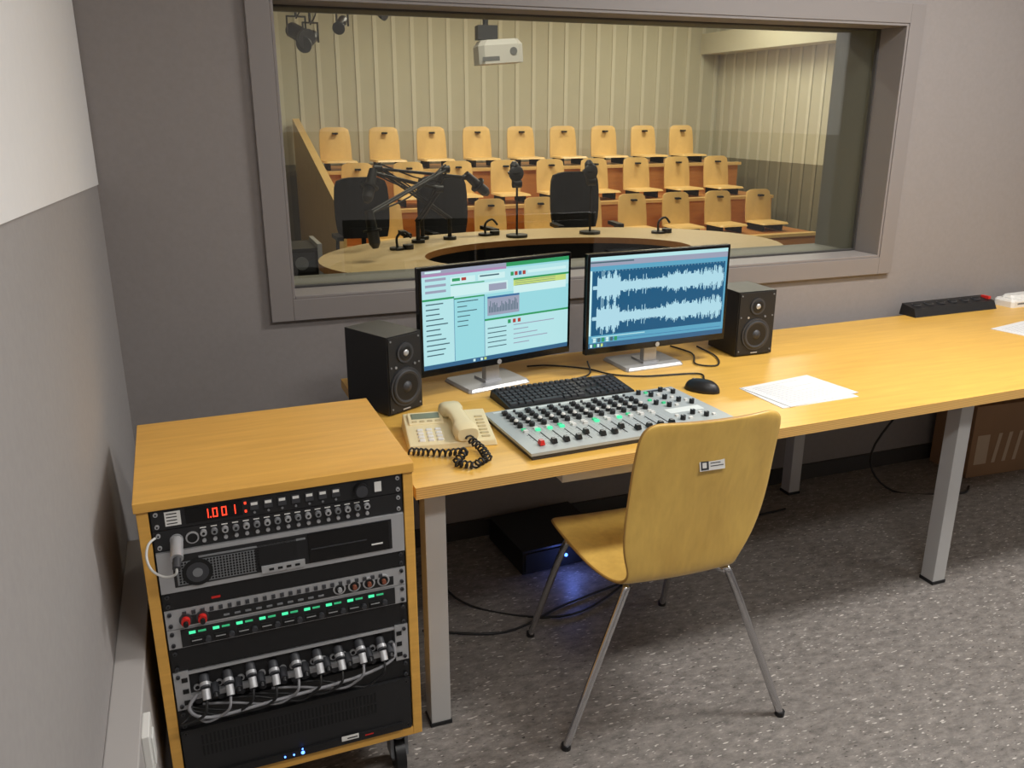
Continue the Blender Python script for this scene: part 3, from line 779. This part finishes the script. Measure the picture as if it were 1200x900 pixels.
b.hexa([(.022,.155,pz_(.155)+.003),(.097,.155,pz_(.155)+.003),(.097,.19,pz_(.19)+.003),(.022,.19,pz_(.19)+.003),(.022,.156,pz_(.156)+.009),(.097,.156,pz_(.156)+.009),(.097,.19,pz_(.19)+.0115),(.022,.19,pz_(.19)+.0115)],'lcd')
for i in range(4): b.box(.022+i*.02,.136,pz_(.14),.036+i*.02,.146,pz_(.14)+.010,'creamd')
b.done("body",parent=ph,bevel=.003)
b=MB()
secs=[(0,.040,.026,.020),(.012,.040,.031,.026),(.045,.044,.030,.024),(.065,.056,.022,.015),(.11,.064,.021,.013),(.155,.064,.022,.015),(.175,.056,.030,.024),(.208,.056,.031,.026),(.220,.054,.026,.020)]
V=[];F=[];ns=14
for (yy,zc,hw,hh) in secs:
    for j in range(ns):
        t=2*math.pi*j/ns;c_,s_=math.cos(t),math.sin(t)
        V.append((hw*math.copysign(abs(c_)**.6,c_),yy,zc+hh*math.copysign(abs(s_)**.6,s_)))
for i in range(len(secs)-1):
    for j in range(ns): F.append((i*ns+j,(i+1)*ns+j,(i+1)*ns+(j+1)%ns,i*ns+(j+1)%ns))
b.add(V,F,'cream',True);b.add(V,[tuple(range(ns)),tuple(range(len(secs)*ns-1,(len(secs)-1)*ns-1,-1))],'cream')
b.done("handset",(.150,.0,.002),6,parent=ph)
b=MB();P=[]
path=[Vector(p) for p in ((.150,-.008,.035),(.175,-.05,.016),(.18,-.12,.013),(.14,-.17,.013),(.10,-.14,.013),(.13,-.09,.028),(.09,-.06,.013),(.04,-.04,.013),(.0,-.02,.013))]
path2=[]
for i in range(len(path)-1):
    for j in range(26): path2.append(path[i].lerp(path[i+1],j/26))
for i,p_ in enumerate(path2):
    d_=(path2[min(i+1,len(path2)-1)]-path2[max(i-1,0)]).normalized();s_=d_.cross(Vector((0,0,1))).normalized();t=i*.9
    P.append(p_+s_*(.010*math.cos(t))+Vector((0,0,1))*(.010*math.sin(t)))
b.tube(P,.0030,'cable',6);b.done("coiled_cord",parent=ph)
# papers
b=MB();b.box(-.145,-.105,0,.145,.105,.0015,'paper')
b.X=Matrix.Translation((.015,.012,.0018))@Matrix.Rotation(math.radians(6),4,'Z');b.box(-.145,-.105,0,.145,.105,.0015,'paper')
for i in range(14): b.box(-.12,.08-i*.012,.0015,-.12+random.uniform(.1,.23),.0812-i*.012,.0017,'ink')
b.done("paper_sheets",(1.735,2.065,.74),2)
b=MB();b.box(-.15,-.11,0,.15,.11,.002,'paper')
for i in range(14): b.box(-.12,.08-i*.012,.002,-.12+random.uniform(.1,.23),.0812-i*.012,.0022,'ink')
b.done("paper_sheets",(3.17,2.39,.74),12)
# power strip
b=MB();b.hexa([(0,0,0),(.48,0,0),(.48,.09,0),(0,.09,0),(.004,.015,.035),(.476,.015,.035),(.476,.085,.048),(.004,.085,.048)],'black')
for i in range(6):
    x=.05+i*.07;b.cyl((x,.05,.040),.020,.006,'dgrey',seg=16);b.cyl((x,.05,.046),.015,.0008,'dark',seg=16)
b.box(.455,.03,.04,.47,.07,.052,'red')
b.done("power_strip",(2.865,2.725,.74),1.5)
b=MB();b.rbox(0,0,0,.26,.10,.035,'white',.01);b.rbox(.02,.02,.035,.24,.08,.05,'white',.01);b.box(.03,.0,.012,.10,.001,.02,'grey');b.done("network_switch",(3.42,2.72,.74),4)
# box
b=MB();b.box(0,0,0,.52,.22,.34,'card');b.box(.03,-.001,.06,.10,0,.20,'cardprint')
for i in range(3): b.hexa([(.13+i*.06,-.0012,.06),(.15+i*.06,-.0012,.06),(.15+i*.06,0,.06),(.13+i*.06,0,.06),(.15+i*.06,-.0012,.20),(.17+i*.06,-.0012,.20),(.17+i*.06,0,.20),(.15+i*.06,0,.20)],'cardprint')
b.box(0,.09,.34,.52,.13,.341,'cardprint');b.done("cardboard_box",(3.17,2.60,0),-3,bevel=.003)
# slim pc under the desk
b=MB();b.box(0,0,.01,.34,.30,.10,'black');b.box(.01,-.006,.02,.33,0,.09,'dark');b.cyl((.17,-.006,.055),.006,.003,'blueled','-y',16)
for x in(.03,.31):
    for y in (.03,.27): b.cyl((x,y,0),.012,.012,'dark',seg=8)
b.done("desktop_computer",(.98,2.50,0),4)
# cables
b=MB()
def cab(pts,r=.0035,k='cable'): b.tube(pts,r,k,6,6)
cab([(1.04,2.62,.745),(1.12,2.60,.745),(1.22,2.52,.745),(1.27,2.43,.745),(1.36,2.375,.745),(1.54,2.34,.745),(1.53,2.28,.745)],.003)
cab([(1.10,2.42,.745),(1.20,2.46,.745),(1.26,2.60,.745)],.003)
cab([(1.64,2.68,.745),(1.66,2.56,.745),(1.60,2.44,.745),(1.66,2.40,.745),(1.72,2.50,.745),(1.73,2.64,.745)],.003)
b.done("desk_cables")
b=MB()
cab([(.55,2.70,.60),(.62,2.60,.4),(.66,2.50,.10),(.75,2.38,.006),(1.0,2.22,.006),(1.25,2.3,.006),(1.6,2.55,.006),(2.2,2.62,.006)],.004)
cab([(.56,2.3,.006),(.8,2.20,.006),(1.05,2.28,.006),(1.4,2.36,.006)],.004)
cab([(3.0,2.76,.62),(2.95,2.75,.4),(2.7,2.7,.15),(2.75,2.6,.006),(3.0,2.48,.006),(3.1,2.52,.006)],.005)
b.done("floor_cables")

# ================================================================ LIGHTS
def area(name,loc,size,power,col,rot=(0,0,0)):
    l=bpy.data.lights.new(name,'AREA');l.shape='RECTANGLE';l.size=size[0];l.size_y=size[1];l.energy=power;l.color=col
    o=bpy.data.objects.new(name,l);bpy.context.collection.objects.link(o);o.location=loc;o.rotation_euler=rot;return o
WARM=(1,.98,.945)
def fixture(x,y,w,d,power,h=CH):
    b=MB();b.box(-w/2-.02,-d/2-.02,0,w/2+.02,d/2+.02,.04,'white');b.box(-w/2,-d/2,-.004,w/2,d/2,0,'lamp')
    b.done("ceiling_light_fixture",(x,y,h-.04))
    area("fixture_light",(x,y,h-.055),(w,d),power,WARM)
fixture(2.5,1.45,1.2,.3,63);fixture(.95,.1,1.2,.3,32);fixture(3.9,.0,1.2,.3,19)
def sfix(x,y,p):
    b=MB();b.box(-.62,-.17,0,.62,.17,.04,'white');b.box(-.6,-.15,-.004,.6,.15,0,'lamp');b.done("studio_ceiling_light",(x,y,3.26))
    area("studio_light",(x,y,3.245),(1.2,.3),p,(1,.92,.76))
sfix(2.0,5.2,42);sfix(5.0,6.5,62);sfix(3.0,9.0,64);sfix(5.8,9.3,56)
l=bpy.data.lights.new("pc_glow",'POINT');l.energy=.3;l.color=(.15,.25,1);l.shadow_soft_size=.02
o=bpy.data.objects.new("blue_led_light",l);bpy.context.collection.objects.link(o);o.location=(1.15,2.44,.06)
wd=bpy.data.worlds.new("world");sc.world=wd;wd.use_nodes=True;wd.node_tree.nodes["Background"].inputs[0].default_value=(.05,.05,.05,1)

# ================================================================ CAMERA
cd=bpy.data.cameras.new("camera");cd.sensor_width=36;cd.lens=30;cd.clip_start=.05
co=bpy.data.objects.new("camera",cd);bpy.context.collection.objects.link(co)
co.location=(0,0,1.58);co.rotation_euler=(math.radians(90-17.7),0,math.radians(-20.6));sc.camera=co
